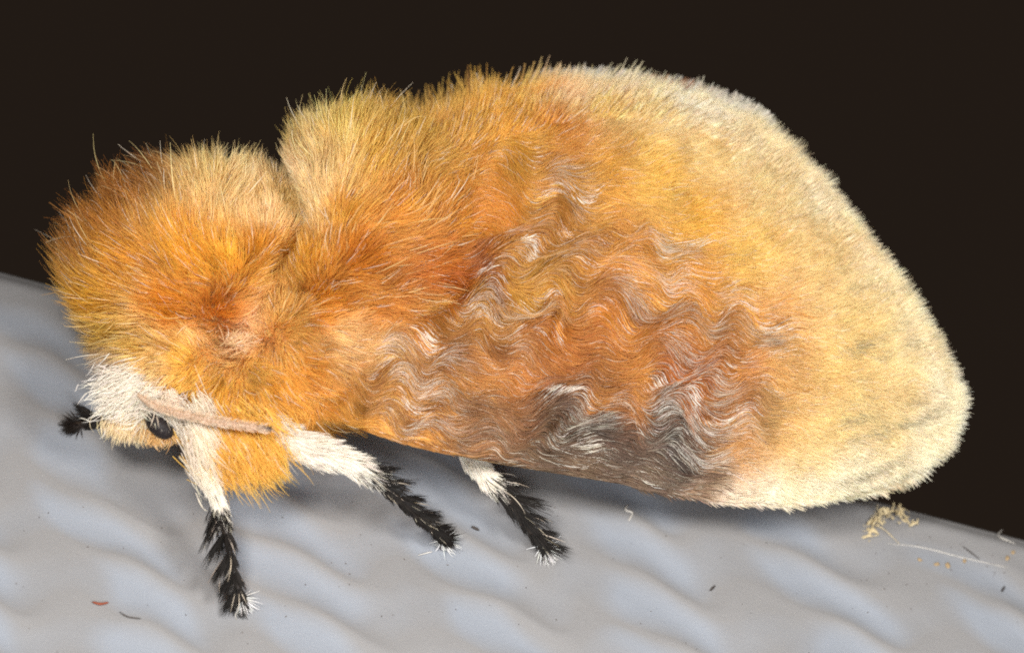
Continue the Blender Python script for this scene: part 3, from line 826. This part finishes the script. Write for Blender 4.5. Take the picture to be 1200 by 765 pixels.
# the dried plant clump by the wing tip: curled stems with small husks on them
cl = bpy.data.objects.new('dried_plant_clump', None); scene.collection.objects.link(cl)
base = surf_h(1040, 615); cl.location = base
thing(cl, 'curled clump of dry straw-coloured plant bits beside the wing tip', 'plant debris')
arc = np.array([(1018,628),(1024,614),(1030,606),(1042,602),(1056,601),(1066,612)], float)
ap_ = surf_h(arc[:, 0], arc[:, 1]) - base; ap_[:, 2] += np.array([.0, .03, .06, .08, .06, .01])
ap_ = resample(ap_, 40)
link('stem', tube(ap_, np.full(40, .012), 6, 'stem'), cl, [STRAW])
husk = None
for k in range(64):
    q = ap_[r_.integers(0, 40)] + r_.normal(0, .055, 3) * (1, 1, .4)
    if husk is None:
        bm = bmesh.new(); bmesh.ops.create_icosphere(bm, subdivisions=1, radius=1.0)
        for v in bm.verts: v.co *= r_.uniform(.75, 1.25)
        husk = bpy.data.meshes.new('husk'); bm.to_mesh(husk); bm.free(); husk.materials.append(STRAW)
    o = link('husk', husk, cl); o.location = q
    o.rotation_euler = r_.uniform(0, 6.28, 3); o.scale = np.array((.045, .022, .012)) * r_.uniform(.5, 1.3)
for k in range(9):
    q = ap_[r_.integers(2, 38)]; d = r_.normal(0, .14, 3); d[2] = abs(d[2]) * .6
    link('stalk', tube(resample(np.stack([q, q + d * .5 + r_.normal(0, .02, 3), q + d]), 8), np.linspace(.008, .003, 8), 5, 'stalk'), cl, [STRAW])
fibre('thread', [(1040,636),(1080,640),(1130,652),(1182,664)], .0045, PALE, 'long pale thread lying along the edge of the plastic', 'thread', .008)
fibre('thread', [(1128,639),(1148,654)], .007, DARK, 'short dark thread crossing the long pale thread', 'thread', .02)
fibre('thread', [(1190,635),(1176,628),(1172,620),(1178,612)], .006, PALE, 'fine curled thread rising from the edge of the plastic', 'thread', .03)
fibre('fibre', [(736,590),(733,597),(741,601),(737,609)], .014, PALE, 'white curled fibre just below the wing edge', 'fibre', .01)
fibre('fibre', [(108,706),(117,708),(127,706)], .017, RUST, 'rust-red sliver lying alone on the plastic', 'sliver', .02)
fibre('fibre', [(140,717),(150,723),(165,725)], .008, DARK, 'thin dark bent fibre next to the rust-red sliver', 'fibre', .015)
fibre('fibre', [(553,615),(562,619)], .018, DARK, 'small dark sliver beside the middle leg foot', 'sliver', .02)
fibre('fibre', [(490,650),(507,645)], .007, PALE, 'fine white fibre next to the middle leg foot', 'fibre', .02)
fibre('fibre', [(832,692),(838,686)], .012, DARK, 'tiny black fibre on the plastic under the wing', 'fibre', .02)
fibre('fibre', [(1174,692),(1178,685)], .012, DARK, 'tiny black fibre on the plastic beyond the seeds', 'fibre', .02)
for k, (x, y, s_) in enumerate([(1078,655,.05),(1098,660,.06),(1111,661,.075),(1131,655,.05),(1181,652,.065),(1188,645,.055)]):
    bm = bmesh.new(); bmesh.ops.create_icosphere(bm, subdivisions=2, radius=1.0)
    for v in bm.verts: v.co *= r_.uniform(.8, 1.2)
    me = bpy.data.meshes.new('seed'); bm.to_mesh(me); bm.free(); me.materials.append(plain('seed_husk', (.34, .24, .13), .9, .5, 3))
    o = link('seed', me); o.location = surf_h(x, y, .01); o.scale = (s_ * .6, s_ * .4, s_ * .3); o.rotation_euler = (0, 0, r_.uniform(0, 3))
    thing(o, 'small tan seed crumb lying by the pale thread', 'seed', 'seed crumbs near the edge')
# dust nobody could count
vs, fs = [], []
sx = np.concatenate([r_.uniform(0, 1200, 110), r_.uniform(1000, 1200, 40)]); sy = np.concatenate([r_.uniform(540, 765, 110), r_.uniform(615, 690, 40)])
for x, y in zip(sx, sy):
    if y < 335 + .262 * x: continue
    c0 = surf_h(x, y, .005); s_ = r_.uniform(.006, .016); a0 = r_.uniform(0, 3.14)
    dv = [(math.cos(a0), math.sin(a0), 0), (-math.sin(a0) * .5, math.cos(a0) * .5, 0), (-math.cos(a0), -math.sin(a0), 0), (math.sin(a0) * .5, -math.cos(a0) * .5, 0), (0, 0, .8), (0, 0, -.8)]
    i0 = len(vs); vs += [c0 + np.array(d_) * s_ for d_ in dv]
    fs += [(i0, i0 + 1, i0 + 4), (i0 + 1, i0 + 2, i0 + 4), (i0 + 2, i0 + 3, i0 + 4), (i0 + 3, i0, i0 + 4), (i0 + 1, i0, i0 + 5), (i0 + 2, i0 + 1, i0 + 5), (i0 + 3, i0 + 2, i0 + 5), (i0, i0 + 3, i0 + 5)]
du = link('dust', mesh_from('dust', vs, fs, False), None, [plain('grey_dust', (.13, .11, .10), .9)])
du['kind'] = 'stuff'; du['label'] = 'scattered tiny dark dust specks on the plastic'; du['category'] = 'dust'
